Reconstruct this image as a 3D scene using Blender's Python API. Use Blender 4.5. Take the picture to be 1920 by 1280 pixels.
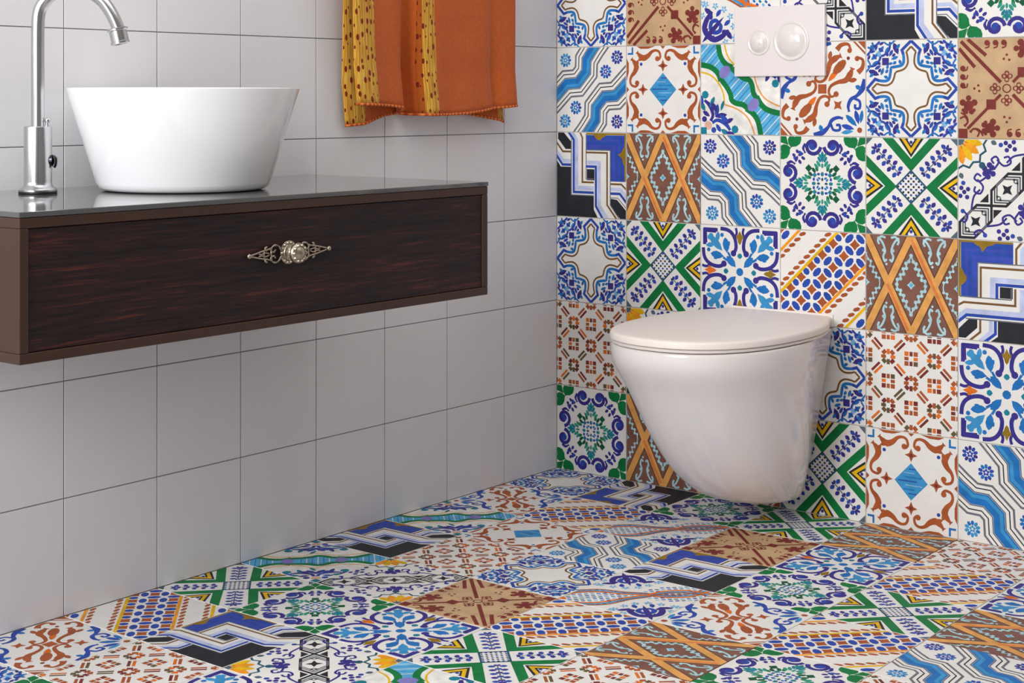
import bpy, bmesh, math, random
from mathutils import Vector, Matrix
from mathutils.geometry import tessellate_polygon

for o in list(bpy.data.objects):
    bpy.data.objects.remove(o, do_unlink=True)
scene = bpy.context.scene
col = scene.collection
random.seed(7)

# ------------------------------------------------------------------ camera, world, lights, exposure
cam_data = bpy.data.cameras.new('camera')
cam_data.sensor_fit = 'HORIZONTAL'
cam_data.sensor_width = 36.0
cam_data.lens = 36.0 * 3028.9 / 1920.0
cam_data.shift_y = (181.16 - 640.0) / 1920.0
cam_data.clip_start = 0.05
cam = bpy.data.objects.new('camera', cam_data)
cam.location = (2.3042, -3.0820, 0.8838)
cam.rotation_euler = (math.pi / 2, 0, 0.6697)
col.objects.link(cam)
scene.camera = cam

world = bpy.data.worlds.new('world')
scene.world = world
world.use_nodes = True
world.node_tree.nodes['Background'].inputs['Color'].default_value = (0.9, 0.95, 1.0, 1)
world.node_tree.nodes['Background'].inputs['Strength'].default_value = 0.3

def area_light(name, loc, target, size_x, size_y, power, color):
    d = bpy.data.lights.new(name, 'AREA')
    d.shape = 'RECTANGLE'; d.size = size_x; d.size_y = size_y
    d.energy = power; d.color = color
    o = bpy.data.objects.new(name, d)
    o.location = loc
    o.rotation_euler = (Vector(target) - Vector(loc)).to_track_quat('-Z', 'Y').to_euler()
    col.objects.link(o)
    return o

area_light('ceiling_light', (1.25, -1.5, 2.44), (1.25, -1.5, 0), 1.8, 2.2, 19.5, (1.0, 0.985, 0.98))
area_light('front_fill_light', (0.75, -4.2, 1.6), (0.5, -0.6, 1.0), 1.4, 1.5, 97, (0.97, 0.985, 1.0))  # unseen area light added on the camera side to brighten basin and toilet
scene.view_settings.view_transform = 'Standard'
scene.view_settings.look = 'None'
scene.view_settings.exposure = 0.0
scene.view_settings.gamma = 1.0
scene.view_settings.use_curve_mapping = False

# ------------------------------------------------------------------ helpers
def lin(c):
    out = []
    for v in c:
        v = v / 255.0
        out.append(v / 12.92 if v <= 0.04045 else ((v + 0.055) / 1.055) ** 2.4)
    return (*out, 1.0)

MATS = {}
def mat(name, rgb, rough=0.5, metal=0.0, spec=0.5, vary=0.0, scale=30.0, stretch=None, coat=0.0, bump=0.0):
    if name in MATS:
        return MATS[name]
    m = bpy.data.materials.new(name)
    m.use_nodes = True
    nt = m.node_tree
    b = nt.nodes['Principled BSDF']
    b.inputs['Roughness'].default_value = rough
    b.inputs['Metallic'].default_value = metal
    b.inputs['Specular IOR Level'].default_value = spec
    b.inputs['Coat Weight'].default_value = coat
    b.inputs['Coat Roughness'].default_value = 0.08
    c = lin(rgb)
    b.inputs['Base Color'].default_value = c
    if vary or bump:
        tc = nt.nodes.new('ShaderNodeTexCoord')
        mp = nt.nodes.new('ShaderNodeMapping')
        oi = nt.nodes.new('ShaderNodeObjectInfo')
        add = nt.nodes.new('ShaderNodeVectorMath'); add.operation = 'ADD'
        sc = nt.nodes.new('ShaderNodeVectorMath'); sc.operation = 'SCALE'
        sc.inputs[0].default_value = (37.0, 53.0, 11.0)
        nt.links.new(oi.outputs['Random'], sc.inputs['Scale'])
        nt.links.new(tc.outputs['Object'], add.inputs[0]); nt.links.new(sc.outputs[0], add.inputs[1])
        nt.links.new(add.outputs[0], mp.inputs['Vector'])
        if stretch:
            mp.inputs['Scale'].default_value = stretch
        nz = nt.nodes.new('ShaderNodeTexNoise')
        nz.inputs['Scale'].default_value = scale
        nz.inputs['Detail'].default_value = 4.0
        nt.links.new(mp.outputs[0], nz.inputs['Vector'])
        if vary:
            mr = nt.nodes.new('ShaderNodeMapRange')
            mr.inputs['From Min'].default_value = 0.3; mr.inputs['From Max'].default_value = 0.7
            mr.inputs['To Min'].default_value = 1.0 - vary; mr.inputs['To Max'].default_value = 1.0 + vary
            nt.links.new(nz.outputs['Fac'], mr.inputs['Value'])
            vm = nt.nodes.new('ShaderNodeVectorMath'); vm.operation = 'SCALE'
            vm.inputs[0].default_value = c[:3]
            nt.links.new(mr.outputs[0], vm.inputs['Scale'])
            nt.links.new(vm.outputs[0], b.inputs['Base Color'])
        if bump:
            bp = nt.nodes.new('ShaderNodeBump')
            bp.inputs['Strength'].default_value = bump
            bp.inputs['Distance'].default_value = 0.002
            nt.links.new(nz.outputs['Fac'], bp.inputs['Height'])
            nt.links.new(bp.outputs[0], b.inputs['Normal'])
    MATS[name] = m
    return m

def link_mesh(name, me, parent=None, mats=()):
    for m in mats:
        me.materials.append(m)
    o = bpy.data.objects.new(name, me)
    col.objects.link(o)
    if parent is not None:
        o.parent = parent
    return o

def from_bm(name, bm, m, parent=None, smooth=False):
    me = bpy.data.meshes.new(name)
    bmesh.ops.recalc_face_normals(bm, faces=bm.faces[:])
    bm.to_mesh(me); bm.free()
    if smooth:
        for p in me.polygons:
            p.use_smooth = True
        if smooth != 'all':
            try:
                me.set_sharp_from_angle(angle=math.radians(40))
            except Exception:
                pass
    return link_mesh(name, me, parent, [m] if not isinstance(m, (list, tuple)) else m)

def box_bm(x0, x1, y0, y1, z0, z1, bevel=0.0, seg=2, bm=None):
    own = bm is None
    b = bmesh.new()
    bmesh.ops.create_cube(b, size=1.0)
    for v in b.verts:
        v.co = Vector((x0 + (v.co.x + .5) * (x1 - x0), y0 + (v.co.y + .5) * (y1 - y0), z0 + (v.co.z + .5) * (z1 - z0)))
    if bevel:
        bmesh.ops.bevel(b, geom=b.edges[:], offset=bevel, segments=seg, affect='EDGES', profile=0.5)
    if own:
        return b
    me = bpy.data.meshes.new('tmp'); b.to_mesh(me); b.free()
    bm.from_mesh(me); bpy.data.meshes.remove(me)
    return bm

def lathe_bm(profile, n=48, bm=None, closed=False):
    """profile: list of (radius, z) around the local Z axis"""
    bm = bm or bmesh.new()
    rings = []
    for r, z in profile:
        if r < 1e-6:
            rings.append([bm.verts.new((0, 0, z))])
        else:
            rings.append([bm.verts.new((r * math.cos(2 * math.pi * i / n), r * math.sin(2 * math.pi * i / n), z)) for i in range(n)])
    pairs = list(zip(rings[:-1], rings[1:]))
    if closed:
        pairs.append((rings[-1], rings[0]))
    for a, b in pairs:
        for i in range(n):
            j = (i + 1) % n
            if len(a) == 1 and len(b) == 1:
                continue
            if len(a) == 1:
                bm.faces.new((a[0], b[i], b[j]))
            elif len(b) == 1:
                bm.faces.new((a[i], a[j], b[0]))
            else:
                bm.faces.new((a[i], a[j], b[j], b[i]))
    return bm

def tube_bm(pts, radius, n=12, bm=None, cap=True):
    bm = bm or bmesh.new()
    pts = [Vector(p) for p in pts]
    rad = radius if isinstance(radius, (list, tuple)) else [radius] * len(pts)
    prev = None
    rings = []
    for i, p in enumerate(pts):
        t = (pts[min(i + 1, len(pts) - 1)] - pts[max(i - 1, 0)]).normalized()
        if prev is None:
            a = t.orthogonal().normalized()
        else:
            a = (prev - t * prev.dot(t)).normalized()
        prev = a
        b = t.cross(a)
        rings.append([bm.verts.new(p + (a * math.cos(2 * math.pi * k / n) + b * math.sin(2 * math.pi * k / n)) * rad[i]) for k in range(n)])
    for a, b in zip(rings[:-1], rings[1:]):
        for k in range(n):
            bm.faces.new((a[k], a[(k + 1) % n], b[(k + 1) % n], b[k]))
    if cap:
        bm.faces.new(rings[0][::-1]); bm.faces.new(rings[-1])
    return bm

def smooth_path(pts, n=6):
    """Catmull-Rom through 2-D or 3-D points"""
    P = [Vector(p) for p in pts]
    if len(P) < 3:
        return P
    P = [P[0] * 2 - P[1]] + P + [P[-1] * 2 - P[-2]]
    out = []
    for i in range(1, len(P) - 2):
        for k in range(n):
            t = k / n
            a, b, c, d = P[i - 1], P[i], P[i + 1], P[i + 2]
            out.append(0.5 * ((2 * b) + (c - a) * t + (2 * a - 5 * b + 4 * c - d) * t * t + (3 * b - a - 3 * c + d) * t ** 3))
    out.append(P[-2])
    return out

def empty(name, loc=(0, 0, 0)):
    o = bpy.data.objects.new(name, None)
    o.empty_display_size = 0.05
    o.location = loc
    col.objects.link(o)
    return o

def tag(o, label=None, cat=None, group=None, kind=None):
    if label: o['label'] = label
    if cat: o['category'] = cat
    if group: o['group'] = group
    if kind: o['kind'] = kind
    return o

# ------------------------------------------------------------------ painted tile designs
T = 0.2                     # tile pitch
PAINT = {
    'vi': (58, 50, 138), 'bl': (44, 76, 172), 'mb': (34, 116, 190), 'lb': (128, 182, 222), 'sky': (92, 176, 222),
    'te': (24, 128, 150), 'dt': (38, 88, 108), 'gr': (8, 122, 62), 'dg': (10, 92, 60), 'gt': (44, 150, 130),
    'ye': (236, 186, 18), 'oy': (246, 160, 30), 'or': (228, 116, 34), 'ru': (172, 88, 46), 'bn': (124, 88, 48),
    'ol': (150, 118, 30), 'bk': (40, 42, 48), 'gy': (112, 114, 124), 'sl': (84, 104, 116), 'dr': (126, 50, 44),
    'oc': (230, 166, 90), 'ob': (228, 130, 70), 'pb': (176, 216, 222), 'pu': (136, 128, 198), 'pk': (224, 180, 160),
    'ps': (196, 204, 236), 'dk': (92, 66, 56), 'gd': (104, 88, 56), 'wh': (240, 237, 232), 'sb': (62, 150, 206), 'bd': (60, 78, 176),
}
BODY = {'wh': (240, 237, 232), 'tan': (202, 168, 128), 'lat': (130, 88, 74)}
def paint_mat(key):
    return mat('glaze_' + key, PAINT[key], rough=0.55, spec=0.2, vary=0.16, scale=42.0)
def body_mat(key):
    return mat('tile_body_' + key, BODY[key], rough=0.52, spec=0.2, vary=0.03 if key == 'wh' else 0.15, scale=26.0)

def D4():
    out = []
    for sx in (1, -1):
        for sy in (1, -1):
            out.append(lambda u, v, sx=sx, sy=sy: (.5 + sx * (u - .5), .5 + sy * (v - .5)))
            out.append(lambda u, v, sx=sx, sy=sy: (.5 + sx * (v - .5), .5 + sy * (u - .5)))
    return out
def C4():
    return [lambda u, v: (u, v), lambda u, v: (v, 1 - u), lambda u, v: (1 - u, 1 - v), lambda u, v: (1 - v, u)]
def M4():
    return [lambda u, v: (u, v), lambda u, v: (1 - u, v), lambda u, v: (u, 1 - v), lambda u, v: (1 - u, 1 - v)]
def X2():
    return [lambda u, v: (u, v), lambda u, v: (v, u)]
def R2():
    return [lambda u, v: (u, v), lambda u, v: (1 - u, 1 - v)]
def XR():          # main-diagonal mirror and half turn
    return [lambda u, v: (u, v), lambda u, v: (v, u), lambda u, v: (1 - u, 1 - v), lambda u, v: (1 - v, 1 - u)]

EDGE = 0.006
class Art:
    def __init__(self, body='wh'):
        self.body = body
        self.faces = []          # (points, colour, layer, order)
        self.k = 0
        self.f = lambda u, v: (u, v)
    def sym(self, group, draw):
        for g in group:
            self.f = g
            draw()
        self.f = lambda u, v: (u, v)
    def face(self, pts, c, L):
        pts = [self.f(*p) for p in pts]
        for ax, lim, s in ((0, EDGE, 1), (0, 1 - EDGE, -1), (1, EDGE, 1), (1, 1 - EDGE, -1)):
            out = []
            for i, p in enumerate(pts):
                q = pts[(i + 1) % len(pts)]
                a, b = s * (p[ax] - lim), s * (q[ax] - lim)
                if a >= 0: out.append(p)
                if (a >= 0) != (b >= 0):
                    t = a / (a - b)
                    out.append((p[0] + (q[0] - p[0]) * t, p[1] + (q[1] - p[1]) * t))
            pts = out
            if len(pts) < 3: return
        area = sum(pts[i][0] * pts[(i + 1) % len(pts)][1] - pts[(i + 1) % len(pts)][0] * pts[i][1] for i in range(len(pts)))
        if abs(area) < 1e-7: return
        if area > 0: pts = pts[::-1]         # v points down: keep the normals facing out
        self.k += 1
        self.faces.append((pts, c, L, self.k))
    def poly(self, pts, c, L=1):
        if len(pts) == 3:
            self.face(pts, c, L); return
        for t in tessellate_polygon([[Vector((p[0], p[1], 0)) for p in pts]]):
            self.face([pts[i] for i in t], c, L)
    def line(self, pts, w, c, L=2, closed=False, off=0.0):
        P = [Vector((p[0], p[1])) for p in pts]
        n = len(P)
        W = w if isinstance(w, (list, tuple)) else [w] * n
        if len(W) != n:
            W = [W[min(int(i * (len(W) - 1) / (n - 1)), len(W) - 2)] + (W[min(int(i * (len(W) - 1) / (n - 1)) + 1, len(W) - 1)] - W[min(int(i * (len(W) - 1) / (n - 1)), len(W) - 2)]) * ((i * (len(W) - 1) / (n - 1)) % 1.0) for i in range(n)]
        Lf, Rt = [], []
        for i in range(n):
            d0 = (P[i] - P[i - 1]) if (i > 0 or closed) else None
            d1 = (P[(i + 1) % n] - P[i]) if (i < n - 1 or closed) else None
            ds = [d.normalized() for d in (d0, d1) if d is not None and d.length > 1e-9]
            if len(ds) == 2:
                t = ds[0] + ds[1]
                t = t.normalized() if t.length > 1e-6 else ds[0]
                k = 1.0 / max(0.45, abs(t.dot(ds[0])))
            else:
                t, k = ds[0], 1.0
            nrm = Vector((-t.y, t.x)) * k
            Lf.append(P[i] + nrm * (off + W[i] / 2)); Rt.append(P[i] + nrm * (off - W[i] / 2))
        for i in range(n if closed else n - 1):
            j = (i + 1) % n
            self.face([tuple(Lf[i]), tuple(Lf[j]), tuple(Rt[j]), tuple(Rt[i])], c, L)
    def curve(self, pts, w, c, L=2, n=4):
        S = smooth_path([(p[0], p[1]) for p in pts], n)
        self.line([tuple(p) for p in S], w, c, L)
    def oval(self, u, v, a, b, ang, c, L=2, n=10):
        ca, sa = math.cos(ang), math.sin(ang)
        self.face([(u + a * math.cos(2 * math.pi * i / n) * ca - b * math.sin(2 * math.pi * i / n) * sa,
                    v + a * math.cos(2 * math.pi * i / n) * sa + b * math.sin(2 * math.pi * i / n) * ca) for i in range(n)], c, L)
    def dot(self, u, v, r, c, L=2, n=9):
        self.oval(u, v, r, r, 0, c, L, n)
    def ring(self, u, v, r, w, c, L=2, n=14, a0=0, a1=2 * math.pi):
        full = abs(a1 - a0 - 2 * math.pi) < 1e-6
        k = n if full else n + 1
        self.line([(u + r * math.cos(a0 + (a1 - a0) * i / n), v + r * math.sin(a0 + (a1 - a0) * i / n)) for i in range(k)], w, c, L, closed=full)
    def spiral(self, u, v, r0, r1, a0, turns, w, c, L=2, n=16):
        self.line([(u + (r0 + (r1 - r0) * i / n) * math.cos(a0 + turns * 2 * math.pi * i / n),
                    v + (r0 + (r1 - r0) * i / n) * math.sin(a0 + turns * 2 * math.pi * i / n)) for i in range(n + 1)], w, c, L)
    def leaf(self, p, q, w, c, L=2):
        d = Vector((q[0] - p[0], q[1] - p[1])); nrm = Vector((-d.y, d.x)).normalized() * w / 2
        p, q = Vector(p), Vector(q)
        self.face([tuple(p), tuple(p + d * .3 + nrm * .8), tuple(p + d * .6 + nrm), tuple(p + d * .85 + nrm * .6), tuple(q),
                   tuple(p + d * .85 - nrm * .6), tuple(p + d * .6 - nrm), tuple(p + d * .3 - nrm * .8)], c, L)
    def star4(self, u, v, r, c, L=2, k=.3, rot=0.0):
        self.poly([(u + (r if i % 2 == 0 else r * k) * math.cos(rot + math.pi * i / 4), v + (r if i % 2 == 0 else r * k) * math.sin(rot + math.pi * i / 4)) for i in range(8)], c, L)
    def rect(self, u, v, a, b, ang, c, L=2):
        ca, sa = math.cos(ang), math.sin(ang)
        self.face([(u + x * ca - y * sa, v + x * sa + y * ca) for x, y in ((-a, -b), (a, -b), (a, b), (-a, b))], c, L)

PI = math.pi
ARTS = {}

# quatrefoil star, blue foliage in the corners
a = Art()
def d():
    inner = [(.5, .07), (.553, .125), (.54, .165), (.535, .235), (.56, .285), (.6, .31), (.655, .325), (.664, .336)]
    outer = [(.5, .012), (.6, .105), (.584, .15), (.58, .22), (.60, .258), (.65, .272), (.705, .28), (.713, .287)]
    a.line(inner[:2], .02, 'bn', 3); a.curve(inner[1:], .02, 'bn', 3, 3)
    a.line(outer[:2], .03, 'mb', 3); a.curve(outer[1:], .03, 'mb', 3, 3)
    a.line([(.5, .012), (.6, .105), (.584, .15)], .03, 'bl', 4)
a.sym(D4(), d)
def d():
    a.rect(.78, .22, .037, .037, 0, 'vi', 4)
a.sym(M4(), d)
def d():
    a.leaf((.64, .15), (.69, .03), .06, 'vi', 3)
    a.leaf((.72, .2), (.64, .17), .035, 'mb', 3)
    a.leaf((.74, .17), (.7, .1), .035, 'bl', 3)
    a.leaf((.75, .25), (.7, .235), .03, 'mb', 3)
    a.leaf((.79, .15), (.75, .07), .03, 'mb', 3)
    a.curve([(.73, .02), (.74, .1), (.79, .15), (.835, .165)], .024, 'bl', 3)
    a.leaf((.86, .14), (.8, .06), .04, 'mb', 3)
    a.leaf((.89, .11), (.88, .03), .035, 'bl', 3)
    a.leaf((.9, .1), (.95, .05), .035, 'mb', 4)
    a.curve([(.93, .02), (.92, .07), (.97, .08)], .02, 'mb', 3)
    a.leaf((.83, .17), (.89, .13), .04, 'lb', 3)
    a.curve([(.67, .0), (.74, .05), (.8, .02)], .018, 'mb', 3)
    a.leaf((.63, .2), (.61, .25), .035, 'mb', 3); a.leaf((.7, .25), (.66, .22), .034, 'mb', 3); a.leaf((.71, .17), (.67, .14), .03, 'vi', 3)
    a.leaf((.8, .12), (.86, .08), .035, 'bl', 3); a.leaf((.85, .05), (.8, .02), .03, 'vi', 3); a.leaf((.95, .12), (.99, .16), .03, 'bl', 3)
    a.dot(.76, .15, .018, 'vi', 3, 6); a.dot(.9, .06, .018, 'vi', 4, 6); a.leaf((.62, .04), (.66, .09), .035, 'mb', 3)
a.sym([lambda u, v: (u, v), lambda u, v: (1 - v, 1 - u), lambda u, v: (1 - u, v), lambda u, v: (v, 1 - u),
       lambda u, v: (u, 1 - v), lambda u, v: (1 - v, u), lambda u, v: (1 - u, 1 - v), lambda u, v: (v, u)], d)
ARTS['star'] = a

# stepped blue ribbons with rosettes
a = Art()
def rosette(u, v, c1, c2):
    for i in range(10):
        t = 2 * PI * i / 10
        a.oval(u + .06 * math.cos(t), v + .06 * math.sin(t), .026, .0185, t, c1 if i % 3 else c2, 3, 6)
    for i in range(5):
        t = 2 * PI * i / 5
        a.dot(u + .022 * math.cos(t), v + .022 * math.sin(t), .014, c1, 3, 6)
def d():
    path = [(.66, -.13), (.54, .01), (.435, .15), (.43, .29), (.31, .42), (.15, .43), (.02, .55), (-.12, .68)]
    a.line(path, .115, 'mb', 2)
    a.line(path, .035, 'sb', 3, off=-.025)
    for o_ in (-.066, .066): a.line(path, .013, 'gy', 3, off=o_)
    for o_ in (-.11, .11): a.line(path, .012, 'bk', 3, off=o_)
    for o_ in (-.155, .155): a.line(path, .022, 'gy', 3, off=o_)
a.sym(R2(), d)
rosette(.13, .15, 'sb', 'mb'); rosette(.87, .125, 'bl', 'vi'); rosette(.71, .29, 'bl', 'mb')
rosette(.28, .71, 'mb', 'bl'); rosette(.125, .87, 'sb', 'mb'); rosette(.87, .87, 'vi', 'bl')
ARTS['wave'] = a

# interlaced bands, blue corner against black corner
a = Art()
a.poly([(0, .33), (.06, .41), (.22, .41), (.22, .745), (.54, .745), (.54, .9), (.6, 1), (0, 1)], 'bk', 1)
a.poly([(.43, .03), (.99, .03), (.99, .565), (.78, .565), (.78, .21), (.43, .21)], 'bl', 1)
a.line([(.43, .17), (.82, .17), (.82, .56)], .05, 'bd', 2); a.line([(.43, .09), (.9, .09), (.9, .56)], .03, 'bd', 2)
a.poly([(.53, .0), (.73, .0), (.71, .04), (.66, .065), (.63, .09), (.59, .085), (.55, .05)], 'ol', 2)
a.poly([(.88, .25), (.93, .23), (.96, .17), (1, .15), (1, .38), (.96, .37), (.94, .3)], 'ol', 2)
a.line([(.43, .015), (.985, .015), (.985, .56)], .025, 'ol', 2)
a.poly([(.44, .43), (.55, .43), (.55, .56), (.44, .56)], 'bk', 1)
a.poly([(.02, 0), (.1, 0), (.21, .11), (.21, .2), (.13, .2), (.02, .08)], 'bk', 1)
a.poly([(.78, .765), (.87, .775), (1, .9), (1, 1), (.92, 1), (.78, .86)], 'bk', 1)
def band(p, w, c, L=3): a.line(p, w, c, L)
band([(.15, -.03), (.25, .09), (.25, .705), (.54, .705)], .03, 'bl')
band([(.2, -.03), (.29, .09), (.29, .655), (.54, .655)], .05, 'ps', 2)
band([(.33, -.02), (.375, .06), (.375, .585), (.54, .585)], .022, 'bn')
band([(.43, .02), (.43, .545), (.54, .545)], .012, 'gy')
band([(.215, .08), (.215, .74), (.54, .74)], .012, 'gy', 4)
band([(.78, .595), (.93, .595), (1.02, .67)], .022, 'bn')
band([(.78, .705), (.91, .705), (1.02, .825)], .03, 'bl')
band([(.78, .655), (.92, .655), (1.02, .76)], .04, 'ps', 2)
band([(.78, .755), (.88, .755), (1.02, .89)], .01, 'gy')
band([(-.02, .1), (.09, .23), (.22, .23)], .022, 'bn')
band([(.43, .235), (.73, .235), (.73, .84), (.88, 1.02)], .022, 'bn')
band([(-.02, .255), (.085, .385), (.22, .385)], .03, 'bl')
band([(-.02, .21), (.1, .34), (.22, .34)], .04, 'ps', 2)
band([(.43, .4), (.57, .4), (.57, .86), (.68, 1.02)], .03, 'bl')
band([(.43, .355), (.615, .355), (.615, .85), (.74, 1.02)], .05, 'ps', 2)
band([(.43, .205), (.775, .205), (.775, .84), (.92, 1.02)], .012, 'gy')
ARTS['interlace'] = a

# tan tile with dark red cross
a = Art('tan')
a.line([(.03, .03), (.44, .44)], .036, 'dr', 2); a.line([(.56, .56), (.97, .97)], .036, 'dr', 2)
def d():
    a.line([(.1, .01), (.29, .175)], .036, 'dr', 2)
    a.line([(.1, .9), (.44, .56)], .03, 'dr', 2)
    a.rect(.335, .65, .042, .042, 0, 'dr', 3)
    a.rect(.05, .95, .05, .05, 0, 'dr', 3)
    for k in range(3):
        a.dot(.3 + .085 * k, .05, .03, 'dr', 2, 7); a.curve([(.325 + .085 * k, .045), (.315 + .085 * k, .09), (.28 + .085 * k, .1)], .015, 'dr', 3, 3)
    for du, dv, r in ((0, 0, .055), (.06, -.03, .035), (-.06, -.03, .035), (.03, .06, .03), (-.03, .06, .03), (0, -.075, .03), (.055, .045, .02), (-.055, .045, .02)):
        a.dot(.11 + du, .67 + dv, r, 'dr', 2, 7)
    for du, dv in ((0, 0), (.04, -.03), (.05, .025)):
        a.dot(.17 + du, .5 + dv, .014, 'dr', 2, 6)
    a.curve([(.03, .74), (.09, .78), (.1, .84), (.06, .87)], .018, 'dr', 2, 3)
    a.curve([(.12, .93), (.17, .9), (.22, .93), (.2, .98)], .018, 'dr', 2, 3)
    for u_, v_ in ((.5, .38), (.38, .5)):
        for du, dv in ((-.03, 0), (.03, 0), (0, .035), (0, -.02)):
            a.ring(u_ + du, v_ + dv, .022, .008, 'dr', 2, 7)
    a.ring(.5, .5, .04, .01, 'dr', 3, 9)
a.sym(XR(), d)
ARTS['red_cross'] = a

# rust scroll frame around a blue diamond
a = Art()
a.poly([(.5, .31), (.68, .5), (.5, .69), (.32, .5)], 'sb', 1)
for k in range(7):
    v = .37 + .042 * k
    h = (.18 - abs(v - .5) * .95) * .9
    a.line([(.5 - h * (.9 if k % 2 else .5), v), (.5 + h * (.4 if k % 2 else .95), v)], .012, ('bl', 'lb', 'mb')[k % 3], 2)
def d():
    a.star4(.5, .23, .07, 'ru', 2, .42); a.dot(.5, .23, .02, 'dr', 3, 6)
    a.poly([(.46, .0), (.54, .0), (.5, .04)], 'ru', 2)
a.sym(C4(), d)
def d():
    a.dot(.205, .21, .02, 'bl', 2, 8)
    a.line([(.02, .09), (.085, .09), (.085, .015)], .022, 'mb', 2)
a.sym(M4(), d)
def d():
    a.curve([(.44, .165), (.465, .13), (.45, .075), (.405, .055), (.35, .07), (.3, .115), (.24, .14), (.19, .115), (.145, .07)], [.024, .028, .028, .028, .036, .054, .07, .055, .014], 'ru', 2, 4)
    a.leaf((.25, .13), (.16, .165), .045, 'ru', 2)
    a.dot(.425, .15, .03, 'ru', 3, 9)
    a.poly([(.13, .0), (.2, .035), (.3, .035), (.42, .0)], 'ru', 2)
a.sym(D4(), d)
ARTS['scroll'] = a

# brown lattice with orange cross bands
a = Art('lat')
def d():
    for p, c in (([(-.02, -.04), (.25, .5), (.52, 1.04)], 'oc'), ([(.52, -.04), (.25, .5), (-.02, 1.04)], 'oc')):
        a.line(p, .098, 'dk', 1); a.line(p, .074, c, 2)
a.sym([lambda u, v: (u, v), lambda u, v: (1 - u, v)], d)
a.line([(.515, .03), (.75, .5), (.87, .74)], .03, 'ob', 3, off=.012)
a.line([(.25, .5), (.48, .96)], .03, 'ob', 3, off=.012)
def d():
    pts = [(.5, .2), (.475, .26), (.445, .28), (.45, .33), (.415, .34), (.42, .39), (.385, .4), (.385, .44), (.35, .45), (.345, .5)]
    for p in pts: a.dot(p[0], p[1], .02, 'pb', 3, 7)
    a.line(pts, .016, 'pb', 2)
    pts = [(p[0] - .5, p[1]) for p in pts]
    for p in pts[:-1]: a.dot(-p[0] if p[0] < 0 else p[0], p[1], .016, 'pb', 3, 7)
    a.line([(abs(p[0]), p[1]) for p in pts], .012, 'pb', 2)
    for o_ in (0, .5):
        a.curve([(o_ + .13, .03), (o_ + .17, .06), (o_ + .2, .11), (o_ + .215, .17), (o_ + .195, .22), (o_ + .21, .27), (o_ + .235, .25)], .022, 'pb', 3, 3)
        a.curve([(o_ + .15, .1), (o_ + .135, .06), (o_ + .17, .02), (o_ + .22, .03)], .022, 'pb', 3, 3)
        a.dot(o_ + .2, .16, .02, 'pb', 3, 7); a.dot(o_ + .23, .3, .014, 'pb', 3, 6)
        a.curve([(o_ + .37, .03), (o_ + .33, .06), (o_ + .3, .11), (o_ + .285, .17), (o_ + .305, .22), (o_ + .29, .27), (o_ + .265, .25)], .022, 'pb', 3, 3)
        a.curve([(o_ + .35, .1), (o_ + .365, .06), (o_ + .33, .02), (o_ + .28, .03)], .022, 'pb', 3, 3)
        a.dot(o_ + .3, .16, .02, 'pb', 3, 7)
a.sym([lambda u, v: (u, v), lambda u, v: (u, 1 - v)], d)
def d():
    pts = [(.5, .2), (.475, .26), (.445, .28), (.45, .33), (.415, .34), (.42, .39), (.385, .4), (.385, .44), (.35, .45), (.345, .5)]
    for p in pts: a.dot(p[0], p[1], .02, 'pb', 3, 7)
    a.line(pts, .016, 'pb', 2)
    for p in pts[:-1]: a.dot(.5 - p[0], p[1], .016, 'pb', 3, 7)
    a.line([(.5 - p[0], p[1]) for p in pts], .012, 'pb', 2)
a.sym([lambda u, v: (1 - u, v), lambda u, v: (1 - u, 1 - v)], d)
for u_ in (.0, .5, 1.0):
    a.star4(u_, .5, .045, 'pb', 3, .6); a.dot(u_, .5, .02, 'sky', 4, 7)
ARTS['lattice'] = a

# green chevrons around a floral cross
a = Art()
def d():
    a.line([(.2, -.04), (.5, .28), (.8, -.04)], .088, 'gr', 2)
    a.line([(.345, -.04), (.5, .178), (.655, -.04)], .024, 'bk', 2)
    a.line([(.38, -.04), (.5, .135), (.62, -.04)], .032, 'ye', 3)
    a.line([(.415, -.03), (.5, .095), (.585, -.03)], .02, 'bk', 2)
    a.dot(.5, .045, .018, 'vi', 2, 7); a.dot(.46, .015, .01, 'bl', 2, 6); a.dot(.54, .015, .01, 'bl', 2, 6)
    a.poly([(0, 0), (.085, 0), (0, .085)], 'sl', 2)
    a.line([(.1, .1), (.37, .37)], .012, 'gy', 2)
    for k in range(5):
        t = .115 + .058 * k
        c1, c2 = ('vi', 'bl') if k % 2 else ('bl', 'vi')
        a.leaf((t + .008, t - .008), (t + .062, t - .05), .046, c1, 3)
        a.leaf((t - .008, t + .008), (t - .05, t + .062), .046, c1, 3)
        a.leaf((t + .012, t), (t + .045, t + .02), .032, c2, 3)
        a.leaf((t, t + .012), (t + .02, t + .045), .032, c2, 3)
    a.leaf((.12, .12), (.06, .1), .03, 'vi', 3); a.leaf((.12, .12), (.1, .06), .03, 'vi', 3)
a.sym(C4(), d)
a.line([(.5, .335), (.665, .5), (.5, .665), (.335, .5)], .018, 'dt', 3, closed=True)
for i in range(6):
    for j in range(6):
        s_, t_ = (i - 2.5) * .028, (j - 2.5) * .028
        a.rect(.5 + s_ - t_, .5 + s_ + t_, .0105, .0105, 0, 'bk' if (i + j) % 2 else 'bl', 3)
ARTS['green_cross'] = a

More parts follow.
